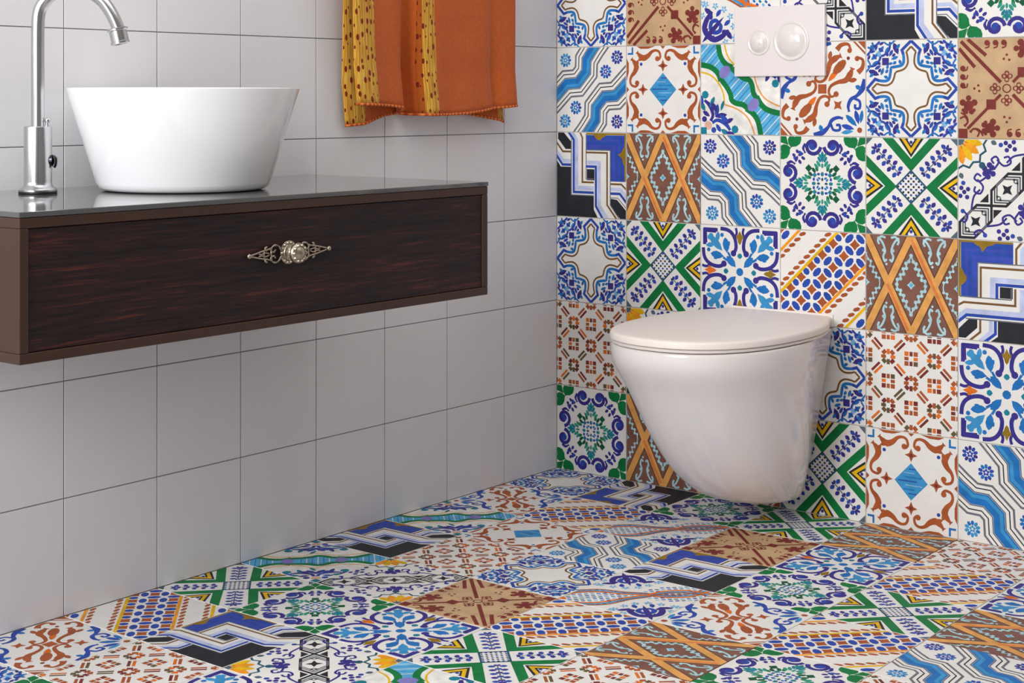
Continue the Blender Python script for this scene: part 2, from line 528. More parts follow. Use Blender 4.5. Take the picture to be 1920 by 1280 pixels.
# green and blue chain ribbon
a = Art()
a.poly([(-.05, -.05), (.2, 0), (.27, .2), (.38, .27), (.42, .3), (.5, .36), (.62, .41), (.69, .59), (.75, .66), (.83, .73), (1, .8), (1.05, 1.05),
        (.8, 1), (.73, .83), (.66, .75), (.59, .69), (.41, .62), (.36, .5), (.3, .42), (.27, .38), (.2, .27), (0, .2)], 'sky', 1)
for k in range(26):
    t = .02 + k * .038
    if .24 < t < .38 or .6 < t < .74: continue
    a.line([(t - .12, t + .12), (t + .12, t - .12)], .009, 'wh' if k % 2 else 'mb', 2)
a.poly([(-.06, .2), (.2, .27), (.3, .42), (.36, .52), (.41, .62), (.59, .69), (.73, .83), (.8, 1.06), (-.06, 1.06)], 'wh', 3)
a.poly([(.2, -.06), (.27, .2), (.42, .3), (.52, .36), (.62, .41), (.69, .59), (.83, .73), (1.06, .8), (1.06, -.06)], 'wh', 3)
def d():
    a.curve([(.22, -.04), (.25, .12), (.32, .22), (.41, .26)], .062, 'gr', 4)
    a.curve([(.4, .27), (.47, .33), (.55, .38), (.62, .4), (.655, .46), (.67, .54), (.72, .61)], .06, 'gr', 4)
    a.curve([(.71, .58), (.77, .67), (.86, .73), (1.04, .77)], .062, 'gr', 4)
    a.curve([(.3, -.03), (.34, .12), (.42, .22), (.54, .29), (.67, .31)], .018, 'ye', 5)
    a.curve([(.67, .31), (.71, .45), (.79, .58), (.9, .65), (1.04, .7)], .018, 'oc', 5)
    # flowers of the outer corner
    a.leaf((.82, .2), (.66, .22), .06, 'bl', 5); a.leaf((.8, .18), (.78, .34), .06, 'vi', 5)
    a.curve([(.62, .05), (.68, .12), (.78, .16), (.85, .13)], [.03, .05, .04, .03], 'vi', 5, 3)
    a.curve([(.95, .38), (.88, .32), (.84, .22), (.87, .15)], [.03, .05, .04, .03], 'bl', 5, 3)
    a.dot(.56, .06, .045, 'te', 5, 8); a.dot(.94, .44, .045, 'te', 5, 8)
    a.leaf((.74, .06), (.64, .0), .06, 'te', 5); a.leaf((.94, .26), (1.0, .36), .06, 'te', 5)
    a.dot(.9, .1, .05, 'pk', 5, 9); a.rect(.96, .04, .04, .04, 0, 'te', 5)
    a.leaf((.88, .3), (.82, .42), .05, 'vi', 5); a.leaf((.7, .12), (.58, .18), .05, 'te', 5)
    a.dot(.83, .05, .034, 'vi', 5, 7); a.dot(.95, .17, .034, 'bl', 5, 7)
    a.leaf((.76, .22), (.64, .14), .055, 'vi', 5); a.leaf((.78, .24), (.86, .36), .055, 'bl', 5); a.leaf((.74, .26), (.62, .3), .04, 'te', 5)
    a.leaf((.68, .03), (.56, .0), .05, 'bl', 5); a.leaf((.97, .32), (1.0, .44), .05, 'vi', 5); a.leaf((.8, .12), (.74, .03), .05, 'vi', 5); a.leaf((.88, .2), (.97, .26), .05, 'bl', 5)
a.sym(X2(), d)
a.oval(.31, .31, .085, .062, PI / 4 + PI / 2, 'pu', 5, 8); a.oval(.67, .67, .085, .062, PI / 4 + PI / 2, 'pu', 5, 8)
ARTS['chain_ribbon'] = a

# blue petals inside violet lobes
a = Art()
def d():
    a.curve([(.425, .3), (.452, .24), (.442, .15), (.4, .08), (.34, .045), (.255, .035)], .042, 'vi', 2)
    a.dot(.42, .3, .036, 'vi', 2)
    a.line([(.22, .052), (.039, .052)], .042, 'vi', 2); a.line([(.06, .05), (.066, .2)], .042, 'vi', 2)
    a.curve([(.446, .12), (.462, .07), (.45, .02)], .03, 'vi', 2, 3)
    a.leaf((.34, .3), (.315, .13), .085, 'mb', 3); a.leaf((.33, .24), (.37, .17), .05, 'mb', 3)
    a.curve([(.4, .41), (.385, .35), (.35, .29)], .026, 'mb', 3, 3)
    a.dot(.275, .105, .024, 'mb', 3, 7)
    a.leaf((.21, .19), (.23, .07), .055, 'sb', 3); a.leaf((.17, .13), (.11, .1), .05, 'sb', 3)
a.sym(D4(), d)
def d():
    a.leaf((.45, .45), (.335, .335), .085, 'mb', 4)
    a.leaf((.28, .28), (.115, .115), .09, 'sb', 4)
a.sym(M4(), d)
a.dot(.5, .5, .045, 'mb', 4)
for i, g in enumerate(C4()):
    a.f = g
    c = ('ol', 'or', 'ol', 'ol')[i]
    a.leaf((.5, .05), (.5, .205), .06, c, 3); a.leaf((.5, .15), (.455, .1), .04, c, 3); a.leaf((.5, .15), (.545, .1), .04, c, 3)
    a.poly([(.5, .36), (.465, .325), (.535, .325)], 'te', 3); a.dot(.5, .325, .03, 'te', 3, 7)
a.f = lambda u, v: (u, v)
ARTS['petals'] = a

# blue spirals and green corner leaves
a = Art()
def d():
    a.dot(.385, .105, .045, 'bl', 3)
    a.spiral(.385, .105, .03, .097, 0.4, -1.05, .04, 'vi', 3)
    a.curve([(.3, .08), (.275, .13), (.3, .18)], [.03, .03, .01], 'vi', 3, 3)
    a.leaf((.13, .12), (.25, .0), .1, 'gr', 2); a.leaf((.13, .13), (.14, -.02), .09, 'gr', 2)
    a.oval(.245, .195, .036, .018, -.4, 'vi', 3, 7); a.oval(.18, .24, .03, .02, .8, 'bl', 3, 7)
    a.oval(.275, .235, .028, .018, .6, 'vi', 3, 7); a.oval(.205, .165, .024, .018, .9, 'vi', 3, 7)
    a.oval(.4, .36, .034, .019, .9, 'dg', 3, 7); a.oval(.435, .345, .03, .018, 1.2, 'gr', 3, 7)
    a.oval(.455, .29, .04, .018, .95, 'gt', 3, 7); a.oval(.465, .245, .036, .017, 1.0, 'te', 3, 7); a.oval(.43, .315, .036, .017, .8, 'gt', 3, 7)
    a.oval(.47, .205, .03, .014, 1.1, 'gt', 3, 7)
    a.oval(.463, .445, .02, .012, .6, 'mb', 3, 6); a.oval(.455, .4, .02, .015, 0, 'bl', 3, 6)
a.sym(D4(), d)
def d():
    a.poly([(0, 0), (.07, 0), (.1, .1), (0, .07)], 'gr', 2)
    a.rect(.34, .34, .03, .03, PI / 4, 'dg', 3); a.rect(.41, .41, .02, .02, PI / 4, 'te', 3)
a.sym(M4(), d)
def d():
    a.leaf((.5, .28), (.5, .155), .045, 'te', 3); a.oval(.5, .4, .025, .02, PI / 2, 'te', 3, 7); a.oval(.5, .455, .02, .014, PI / 2, 'dt', 3, 6); a.oval(.5, .31, .03, .014, PI / 2, 'gt', 3, 6)
a.sym(C4(), d)
ARTS['spirals'] = a

# diagonal stripes of blue ovals and rust diamonds
a = Art()
def clip_band(lo, hi, u, v): return lo <= u + v <= hi
for i in range(-1, 10):
    for j in range(-1, 10):
        u_, v_ = i * .125, j * .125
        s_ = u_ + v_
        inside = .70 < s_ < 1.31 or s_ < .16 or s_ > 1.86
        if (i + j) % 2 == 0:
            if inside: a.star4(u_, v_, .06, 'ru', 3, .62)
        for du, dv, an in ((.0625, .0625, -PI / 4), (.0625, -.0625, PI / 4)):
            if (i + j) % 2: continue
            s2 = u_ + du + v_ + dv
            if .715 < s2 < 1.295 or s2 < .2 or s2 > 1.8:
                k = .062 if (.75 < s2 < 1.26 or s2 < .16 or s2 > 1.84) else .042
                a.oval(u_ + du, v_ + dv, k, .036, an, 'bl', 3, 8)
for s_, c in ((.235, 'oy'), (.68, 'ye'), (1.335, 'oy'), (1.765, 'ye')):
    a.line([(s_ + .1, -.1), (s_ - 1.1, 1.1)], .03, c, 4)
for s_ in (.31, .60, 1.41, 1.69):
    for k in range(30):
        t = -.6 + k * .062 + (s_ * 3 % .06)
        u_, v_ = s_ / 2 + t, s_ / 2 - t
        if -.05 < u_ < 1.05 and -.05 < v_ < 1.05:
            a.oval(u_, v_, .046, .022, -.32, 'ru', 3, 6)
ARTS['stripes'] = a

# rust swirls along the diagonal, blue flowers in the other corners
a = Art()
a.rect(.5, .5, .042, .042, PI / 4 * 0, 'ru', 3); a.star4(.5, .5, .07, 'ru', 3, .7, PI / 4)
def rustm(p): return (1 - p[0], p[1])
def d():
    a.oval(.7, .27, .1, .048, -PI / 4, 'ru', 3); a.leaf((.7, .28), (.57, .42), .06, 'or', 2)
    a.line([(.84, -.02), (1.02, .16)], .02, 'ru', 3); a.poly([(.9, 0), (1, 0), (1, .1)], 'ru', 2)
    a.dot(.8, .18, .02, 'dr', 3, 7)
a.sym(R2(), d)
def d():
    a.curve([(.65, .57), (.6, .58), (.575, .53), (.6, .47), (.68, .43), (.77, .41), (.82, .35), (.85, .28)], [.02, .028, .03, .032, .04, .06, .07, .02], 'ru', 3, 4)
    a.dot(.66, .555, .032, 'ru', 3, 8); a.leaf((.8, .42), (.9, .4), .05, 'ru', 3)
    a.curve([(.91, .33), (.96, .28), (.965, .2), (.9, .17)], [.06, .045, .03, .025], 'ru', 3, 4); a.dot(.9, .185, .028, 'ru', 3, 8)
a.sym([lambda u, v: (u, v), lambda u, v: (1 - v, 1 - u), lambda u, v: (1 - u, 1 - v), lambda u, v: (v, u)], d)
def d():
    a.star4(.68, .67, .065, 'ru', 3, .45, PI / 4)
    a.dot(.93, .93, .03, 'ru', 4, 8)
    a.leaf((.92, .87), (.88, .72), .055, 'bl', 3); a.leaf((.87, .92), (.72, .88), .055, 'bl', 3)
    a.leaf((.9, .89), (.77, .77), .06, 'mb', 3); a.leaf((.94, .86), (.96, .72), .045, 'mb', 3); a.leaf((.86, .94), (.72, .96), .045, 'sb', 3)
a.sym(R2(), d)
def d():
    a.curve([(.4, .99), (.5, .96), (.57, .9), (.61, .83), (.68, .8), (.74, .81)], [.05, .06, .035, .04, .035, .02], 'bl', 3, 4)
    a.curve([(.6, .87), (.63, .93), (.7, .93), (.7, .88), (.66, .88)], .028, 'bl', 3, 3)
    a.leaf((.5, .95), (.47, .88), .05, 'mb', 3)
a.sym(XR(), d)
ARTS['swirls'] = a

# fine rust lattice of small blocks
a = Art()
rs = random.Random(3)
def bc(): return rs.choice(['ru', 'ru', 'ru', 'or', 'dr', 'gd'])
for i in range(5):
    for j in range(5):
        u_, v_ = i * .25, j * .25
        if (i + j) % 2 == 0:
            for du in (-.045, 0, .045):
                for dv in (-.045, 0, .045):
                    if du or dv:
                        if du and dv: a.rect(u_ + du, v_ + dv, .025, .021, PI / 4 * (1 if du * dv < 0 else -1), bc(), 3)
                        else: a.rect(u_ + du * 1.15, v_ + dv * 1.15, .017 if dv else .027, .027 if dv else .017, 0, bc(), 3)
        else:
            for du in (-.05, 0, .05):
                for dv in (-.05, 0, .05):
                    if du or dv: a.rect(u_ + du, v_ + dv, .023 if du else .017, .023 if dv else .017, 0, bc(), 3)
        if (i + j) % 2 == 0:
            for sx, sy in ((1, 1), (1, -1)):
                m_ = (u_ + .125 * sx, v_ + .125 * sy)
                if not (0 <= m_[0] <= 1 and 0 <= m_[1] <= 1): continue
                for o_ in (-.02, .02):
                    a.rect(m_[0] - o_ * sy * .707, m_[1] + o_ * sx * .707, .062, .013, PI / 4 * sy, bc(), 3)
ARTS['blocks'] = a

# black hexagon chain with grapes and yellow corner flowers
a = Art()
def d():
    a.poly([(0, 0), (.07, 0), (.055, .055), (0, .07)], 'sl', 2)
    for k in range(4):
        t = PI / 2 * (k + .5) / 4
        a.leaf((.065 * math.cos(t), .065 * math.sin(t)), (.26 * math.cos(t), .26 * math.sin(t)), .082, 'oy' if k % 2 else 'ye', 3)
        a.line([(.07 * math.cos(t + .19), .07 * math.sin(t + .19)), (.2 * math.cos(t + .19), .2 * math.sin(t + .19))], .01, 'ru', 3)
    a.line([(r_ * math.cos(t_), r_ * math.sin(t_)) for t_, r_ in ((0, .3), (.2, .27), (.39, .31), (.6, .28), (.785, .32), (.97, .28), (1.18, .31), (1.37, .27), (1.57, .3))], .02, 'dt', 3)
a.sym(R2(), d)
def hexa(p, q):
    (x0, y0), (x1, y1) = p, q
    dx, dy = x1 - x0, y1 - y0
    for s_, c, w in ((0, 'bk', .026), (.032, 'bk', .012), (.055, 'gy', .016)):
        A = (x0 + s_, y0 - s_); B = (x1 - s_, y1 + s_)
        e = .15
        a.line([A, (A[0], A[1] - e), (B[0] - e, B[1]), B, (B[0], B[1] + e), (A[0] + e, A[1])], w, c, 3, closed=True)
    m_ = ((x0 + x1) / 2, (y0 + y1) / 2)
    a.star4(m_[0], m_[1], .07, 'bk', 4, .42, PI / 4)
    for t in (-.085, .085):
        a.ring(m_[0] + t, m_[1] - t, .018, .012, 'sl', 4, 7); a.dot(m_[0] + t * 1.2, m_[1] - t * .8, .012, 'bk', 4, 6); a.dot(m_[0] + t * .8, m_[1] - t * 1.2, .012, 'bk', 4, 6)
hexa((.02, .98), (.345, .655)); hexa((.345, .655), (.665, .335)); hexa((.665, .335), (.98, .02))
def d():
    for s_ in (.345, .665):
        a.poly([(s_ - .03, 1 - s_ - .03), (s_ - .12, 1 - s_ - .03), (s_ - .03, 1 - s_ - .12)], 'bk', 3)
    # grapes and curls
    for du, dv in ((0, 0), (-.04, .02), (.03, -.04), (-.01, .05), (.04, .02), (-.045, -.03), (.005, -.065)):
        a.dot(.32 + du, .32 + dv, .03, 'vi', 3, 8)
    a.dot(.25, .26, .035, 'dt', 3, 8)
a.sym(R2(), d)
def d():
    a.curve([(.37, .3), (.42, .22), (.39, .17), (.345, .2), (.37, .24)], .02, 'vi', 3, 3)
    a.curve([(.4, .2), (.47, .26), (.54, .23), (.52, .17), (.47, .18)], .02, 'vi', 3, 3)
    a.curve([(.5, .23), (.56, .17), (.63, .15), (.7, .14)], .02, 'vi', 3, 3)
    for du, dv in ((0, 0), (.05, -.02), (.09, .01), (.06, .05), (.13, -.03), (.14, .04)):
        a.dot(.44 + du, .055 + dv, .024, 'vi' if du else 'bl', 3, 7)
    a.leaf((.4, .05), (.34, .02), .05, 'sl', 3)
    a.curve([(.72, .06), (.77, .1), (.83, .07), (.8, .03)], .02, 'vi', 3, 3)
    a.dot(.72, .05, .024, 'bl', 3, 7)
a.sym(XR(), d)
ARTS['hexagons'] = a

# hatched lenses between orange arcs
a = Art()
a.poly([(-.05, -.05), (.22, .04), (.36, .2), (.46, .4), (.5, .5), (.4, .46), (.2, .36), (.04, .22)], 'wh', 1)
for base in (.0, .5):
    for k in range(12):
        t = base + .03 + k * .04
        h = .15 * math.sin(PI * min(max((t - base) / .5, 0), 1)) ** .8
        if base == 0 and t < .2: h = .15
        if base and t > .8: h = .15
        for q in range(-4, 5):
            w_ = q * .034
            if abs(w_) <= h:
                a.rect(t + w_, t - w_, .018, .0125, PI / 4, ('mb', 'bl', 'te', 'lb')[(q + k) % 4], 2)
def d():
    a.curve([(.06, -.03), (.25, .04), (.38, .18), (.46, .38), (.56, .56), (.62, .74), (.78, .9), (1.03, .95)], .03, 'or', 4)
    a.curve([(.1, -.03), (.27, .02), (.41, .16), (.49, .37), (.58, .54), (.645, .72), (.8, .87), (1.03, .915)], .026, 'sb', 3)
    a.curve([(.13, -.03), (.29, .0), (.44, .14), (.515, .36), (.6, .52), (.665, .7), (.82, .84), (1.03, .88)], .022, 'ru', 4)
    a.rect(.03, .03, .03, .03, PI / 4, 'or', 4)
a.sym(X2(), d)
def d():
    for m_ in (0, 1):
        g = (lambda u, v: (u, v)) if m_ == 0 else (lambda u, v: (1 - v, 1 - u))
        old = a.f
        a.f = lambda u, v, g=g, old=old: old(*g(u, v))
        a.curve([(.64, .15), (.72, .085), (.82, .05), (.9, .09), (.93, .17)], [.03, .06, .065, .06, .03], 'vi', 3, 4)
        a.curve([(.78, .25), (.74, .2), (.76, .14), (.83, .13), (.85, .19)], [.02, .045, .05, .045, .03], 'bl', 3, 4)
        a.leaf((.68, .16), (.6, .05), .06, 'vi', 3); a.leaf((.7, .2), (.62, .26), .05, 'bl', 3)
        a.dot(.7, .13, .03, 'vi', 3, 7)
        for (u_, v_) in ((.56, .07), (.58, .19), (.62, .3), (.55, .03), (.68, .02)):
            for k in range(5):
                a.oval(u_ + .024 * math.cos(k * 1.26), v_ + .024 * math.sin(k * 1.26), .017, .011, k * 1.26, 'lb' if k % 2 else 'sky', 3, 6)
        a.f = old
    a.leaf((.7, .3), (.98, .02), .06, 'vi', 3)
a.sym(X2(), d)
ARTS['lenses'] = a

TILE_LABEL = {
    'star': 'white tile with four-pointed star outlined in brown and blue foliage', 'wave': 'white tile with two stepped blue ribbons and blue rosettes',
    'interlace': 'tile with interlaced white bands between a blue and a black corner', 'red_cross': 'tan tile with a dark red diagonal cross',
    'scroll': 'white tile with blue diamond inside a rust scroll frame', 'lattice': 'brown tile with orange lattice bands and pale blue beads',
    'green_cross': 'white tile with green chevrons around a blue floral cross', 'chain_ribbon': 'white tile with a green and light blue chain ribbon',
    'petals': 'white tile with bright blue petals inside violet lobes', 'spirals': 'white tile with blue spirals and green corner leaves',
    'stripes': 'white tile with diagonal stripes of blue ovals and rust dashes', 'swirls': 'white tile with rust swirls and blue corner flowers',
    'blocks': 'white tile with a fine lattice of rust blocks', 'hexagons': 'white tile with black hexagon chain, grapes and yellow corner flowers',
    'lenses': 'white tile with hatched blue lenses between orange arcs',
}

def tile_body_bm(size, thick, bevel):
    h = size / 2
    return box_bm(-h, h, -h, h, -thick, 0.0, bevel, 1)

def art_mesh(key):
    art = ARTS[key]
    me = bpy.data.meshes.new('tile_' + key)
    bm = tile_body_bm(T - 0.0016, 0.0016, 0.0005)
    keys = []
    for n_, (pts, c, L, k) in enumerate(sorted(art.faces, key=lambda f: (f[2], f[3]))):
        if c not in keys: keys.append(c)
        z = 0.00003 + 6e-7 * n_
        vs = [bm.verts.new((p[0] * T - T / 2, T / 2 - p[1] * T, z)) for p in pts]
        f = bm.faces.new(vs)
        f.material_index = 1 + keys.index(c)
    bm.to_mesh(me); bm.free()
    me.materials.append(body_mat(art.body))
    for k in keys: me.materials.append(paint_mat(k))
    return me
TILE_MESH = {k: art_mesh(k) for k in ARTS}

# ------------------------------------------------------------------ room shell
grout_light = mat('grout_light', (196, 192, 186), rough=0.9, vary=0.06, scale=60)
grout_grey = mat('grout_grey', (150, 148, 150), rough=0.9)
plaster = mat('plaster_white', (190, 187, 183), rough=0.85)
grey_tile = mat('grey_tile_glaze', (234, 232, 234), rough=0.3, spec=0.4, vary=0.015, scale=9)

W_X, W_Y, W_Z = 3.4, -4.3, 2.5
def slab(name, b, m, label):
    o = from_bm(name, box_bm(*b), m)
    return tag(o, label, kind='structure')
wall_left = slab('wall_left', (-.15, -.0017, W_Y, .15, -.05, W_Z), grout_grey, 'left wall faced with plain grey square tiles above the patterned floor')
wall_back = slab('wall_back', (-.0017, W_X, .0017, .15, -.05, W_Z), grout_light, 'back wall faced with patterned patchwork tiles behind the toilet')
floor = slab('floor', (-.0017, W_X, W_Y, .0017, -.15, -.0017), grout_light, 'floor laid with patterned patchwork tiles')
slab('wall_right', (W_X, W_X + .15, W_Y, .15, -.05, W_Z), mat('plaster_grey', (140, 138, 135), rough=0.85), 'plain grey plastered wall facing the grey tiles')
slab('wall_front', (-.15, W_X + .15, W_Y - .15, W_Y, -.05, W_Z), plaster, 'plain pale plastered wall facing the toilet')
slab('ceiling', (-.15, W_X + .15, W_Y - .15, .15, W_Z, W_Z + .15), plaster, 'plain white ceiling over the bathroom')

bm = tile_body_bm(T - 0.0018, 0.0016, 0.0005)
grey_me = bpy.data.meshes.new('grey_tile'); bm.to_mesh(grey_me); bm.free()
grey_me.materials.append(grey_tile)
def add_tile(me, parent, M, label=None):
    o = bpy.data.objects.new('tile', me)
    col.objects.link(o)
    o.parent = parent
    o.matrix_world = M
    if label: o['label'] = label
    return o
# left wall: local X -> -Y world reversed so that the face looks along +X
ML = Matrix(((0, 0, 1, 0), (1, 0, 0, 0), (0, 1, 0, 0), (0, 0, 0, 1)))
for n in range(13):
    for k in range(8):
        M = ML.copy(); M.translation = (0, -T * (n + .5), T * (k + .5))
        add_tile(grey_me, wall_left, M)

MB = Matrix(((1, 0, 0, 0), (0, 0, -1, 0), (0, 1, 0, 0), (0, 0, 0, 1)))
def rot(k): return Matrix.Rotation(k * math.pi / 2, 4, 'Z')
CODE = {'A': 'star', 'B': 'wave', 'C': 'interlace', 'D': 'red_cross', 'E': 'scroll', 'F': 'lattice', 'G': 'green_cross', 'H': 'chain_ribbon',
        'I': 'petals', 'J': 'spirals', 'K': 'stripes', 'L': 'swirls', 'M': 'blocks', 'N': 'hexagons', 'O': 'lenses'}
# back wall, top row first; a digit turns the tile by quarter turns
WALL = ['G0 B0 J0 F0 M0 E0 I0 H0', 'A0 D1 O0 N1 C0 J0 K0 B0', 'B0 E0 H0 L0 A0 D0 G0 I0', 'C0 F0 B1 J0 G0 N0 E0 K0',
        'A0 G0 I0 K0 F0 C1 L0 M0', 'M0 N0 D0 A0 M0 I0 J0 O0', 'J0 F0 L1 G0 E0 B1 H0 A0']
for r, row in enumerate(WALL):
    for c, code in enumerate(row.split()):
        k = CODE[code[0]]
        M = MB @ rot(int(code[1])); M.translation = (T * (c + .5), 0, T * (len(WALL) - 1 - r + .5))
        add_tile(TILE_MESH[k], wall_back, M, TILE_LABEL[k])
# floor, row nearest the back wall first
FLOOR = ['A0 C2 J0 G0 F1 M0 B0 K0', 'L1 K0 O1 D0 I0 K0 I0 E0', 'H1 E0 B1 C1 J0 G0 F1 A0', 'C1 M0 A0 O1 L1 K0 B1 J0', 'H1 N0 D0 K0 F1 J0 M0 G0',
         'G0 J0 I0 G0 M0 I0 A0 C1', 'K1 C1 N1 H0 B1 E0 K0 F1', 'L1 M0 I0 A0 D0 O1 G0 N0', 'A0 J0 F1 K0 J0 H1 C1 E0', 'E0 B1 G0 C1 M0 L1 A0 I0']
for j, row in enumerate(FLOOR):
    for i, code in enumerate(row.split()):
        k = CODE[code[0]]
        M = rot(int(code[1])); M.translation = (T * (i + .5), -T * (j + .5), 0)
        add_tile(TILE_MESH[k], floor, M, TILE_LABEL[k])

# ------------------------------------------------------------------ vanity cabinet
frame_brown = mat('frame_brown', (64, 41, 31), rough=0.45, spec=0.4, vary=0.04, scale=20)
def wenge():
    m = bpy.data.materials.new('dark_wenge'); m.use_nodes = True
    nt = m.node_tree; b = nt.nodes['Principled BSDF']
    tc = nt.nodes.new('ShaderNodeTexCoord')
    mp = nt.nodes.new('ShaderNodeMapping'); mp.inputs['Scale'].default_value = (1, 7, 190)
    n1 = nt.nodes.new('ShaderNodeTexNoise'); n1.inputs['Scale'].default_value = 1.6; n1.inputs['Detail'].default_value = 7; n1.inputs['Roughness'].default_value = .65
    mp2 = nt.nodes.new('ShaderNodeMapping'); mp2.inputs['Scale'].default_value = (1, 2.2, 30)
    n2 = nt.nodes.new('ShaderNodeTexNoise'); n2.inputs['Scale'].default_value = 1.5; n2.inputs['Detail'].default_value = 3
    add = nt.nodes.new('ShaderNodeMath'); add.operation = 'MULTIPLY_ADD'; add.inputs[1].default_value = .65
    mul = nt.nodes.new('ShaderNodeMath'); mul.operation = 'MULTIPLY'; mul.inputs[1].default_value = .35
    cr = nt.nodes.new('ShaderNodeValToRGB')
    e = cr.color_ramp.elements
    e[0].position = .38; e[0].color = lin((14, 10, 13)); e[1].position = .64; e[1].color = lin((92, 42, 34))
    x = e.new(.47); x.color = lin((33, 19, 21)); x = e.new(.56); x.color = lin((48, 25, 25))
    nt.links.new(tc.outputs['Object'], mp.inputs[0]); nt.links.new(mp.outputs[0], n1.inputs['Vector'])
    nt.links.new(tc.outputs['Object'], mp2.inputs[0]); nt.links.new(mp2.outputs[0], n2.inputs['Vector'])
    nt.links.new(n2.outputs['Fac'], mul.inputs[0]); nt.links.new(n1.outputs['Fac'], add.inputs[0]); nt.links.new(mul.outputs[0], add.inputs[2])
    nt.links.new(add.outputs[0], cr.inputs[0]); nt.links.new(cr.outputs[0], b.inputs['Base Color'])
    b.inputs['Roughness'].default_value = .5; b.inputs['Specular IOR Level'].default_value = .3
    bp = nt.nodes.new('ShaderNodeBump'); bp.inputs['Strength'].default_value = .15; bp.inputs['Distance'].default_value = .001
    nt.links.new(n1.outputs['Fac'], bp.inputs['Height']); nt.links.new(bp.outputs[0], b.inputs['Normal'])
    return m
wood = wenge()
steel = mat('chrome_satin', (206, 206, 208), rough=0.24, metal=1.0)
silver = mat('aged_silver', (178, 166, 148), rough=0.34, metal=1.0, vary=0.12, scale=300)

VX, VY0, VY1, VZ0, VZ1 = 0.451, -1.800, -0.812, 0.525, 0.7215
cab = tag(empty('vanity_cabinet', (0, (VY0 + VY1) / 2, VZ0)), 'wall-hung dark brown vanity cabinet with a wenge drawer and ornate silver handle', 'cabinet')
def local(o, root):
    o.data.transform(Matrix.Translation(-root.location))
    o.parent = root
    return o
fr = .0145
def carcass_part(name, b, bev=.0015):
    return local(from_bm(name, box_bm(*b, bev, 2), frame_brown), cab)
carcass_part('top_board', (.001, VX, VY0, VY1, VZ1 - fr, VZ1))
carcass_part('bottom_board', (.001, VX, VY0, VY1, VZ0, VZ0 + fr))
carcass_part('side_board', (.001, VX, VY0, VY0 + fr, VZ0 + fr, VZ1 - fr))
carcass_part('side_board', (.001, VX, VY1 - fr, VY1, VZ0 + fr, VZ1 - fr))
carcass_part('back_board', (.001, .012, VY0 + fr, VY1 - fr, VZ0 + fr, VZ1 - fr))
drawer = local(from_bm('drawer_front', box_bm(VX - .022, VX - .0025, VY0 + fr + .0006, VY1 - fr - .0006, VZ0 + fr + .0006, VZ1 - fr - .0006, .0008, 1), wood), cab)
tag(drawer, 'dark wenge drawer front with streaked grain')

# ornate handle: rose, pierced scroll wings and a faceted knob
HY, HZ, HX = -1.306, 0.639, VX - .0025
def hp(s, t, x=.004): return (HX + x, HY + s, HZ + t)
wings = []
for sgn in (-1, 1):
    wing = bmesh.new()
    for up in (-1, 1):
        pts = smooth_path([hp(sgn * .018, up * .004), hp(sgn * .026, up * .0125), hp(sgn * .036, up * .0125), hp(sgn * .041, up * .006), hp(sgn * .035, up * .003), hp(sgn * .031, up * .0065)], 5)
        tube_bm(pts, [.0016 + .0004 * math.sin(i) for i in range(len(pts))], 6, wing)
        pts = smooth_path([hp(sgn * .040, up * .0095), hp(sgn * .048, up * .0075), hp(sgn * .058, up * .006), hp(sgn * .070, up * .0035), hp(sgn * .082, up * .001)], 4)
        tube_bm(pts, .0015, 6, wing)
        pts = smooth_path([hp(sgn * .050, up * .006), hp(sgn * .053, up * .010), hp(sgn * .049, up * .012)], 4)
        tube_bm(pts, .0017, 6, wing)
        pts = smooth_path([hp(sgn * .044, up * .001), hp(sgn * .052, up * .003), hp(sgn * .060, up * .001), hp(sgn * .066, up * .002)], 4)
        tube_bm(pts, .0013, 6, wing)
    tube_bm([hp(sgn * .040, -.009), hp(sgn * .0405, .009)], .0015, 6, wing)
    tube_bm([hp(sgn * .055, -.006), hp(sgn * .0555, .006)], .0013, 6, wing)
    m_ = Matrix.Translation(hp(sgn * .086, 0, .004))
    bmesh.ops.create_uvsphere(wing, u_segments=10, v_segments=7, radius=.0042, matrix=m_)
    wings.append(from_bm('handle_wing', wing, silver, smooth='all'))
def xlathe(profile, n, base):
    bm_ = lathe_bm(profile, n)
    bmesh.ops.transform(bm_, matrix=Matrix.Translation(base) @ Matrix.Rotation(math.pi / 2, 4, 'Y'), verts=bm_.verts)
    return bm_
rose = xlathe([(0, .0), (.0175, 0), (.0185, .0015), (.0165, .003), (.0135, .0032), (.0125, .005), (.009, .006), (.006, .009), (.005, .016), (0, .016)], 28, (HX, HY, HZ))
for i in range(14):
    t = 2 * math.pi * i / 14
    bmesh.ops.create_uvsphere(rose, u_segments=6, v_segments=5, radius=.0024, matrix=Matrix.Translation((HX + .0025, HY + .0155 * math.cos(t), HZ + .0155 * math.sin(t))))
rose_o = from_bm('handle_rose', rose, silver, smooth=True)
knob = xlathe([(0, .012), (.006, .012), (.007, .0145), (.013, .017), (.0168, .0205), (.017, .0235), (.0145, .027), (.0115, .0285), (.0105, .0275), (.0065, .031), (.003, .0325), (0, .033)], 16, (HX, HY, HZ))
for i in range(10):
    t = 2 * math.pi * i / 10
    bmesh.ops.create_uvsphere(knob, u_segments=6, v_segments=5, radius=.0032, matrix=Matrix.Translation((HX + .0265, HY + .0125 * math.cos(t), HZ + .0125 * math.sin(t))))
knob_o = from_bm('knob', knob, silver, smooth=True)
for o in (*wings, rose_o, knob_o):
    o.data.transform(Matrix.Translation(-cab.location))
    o.parent = drawer

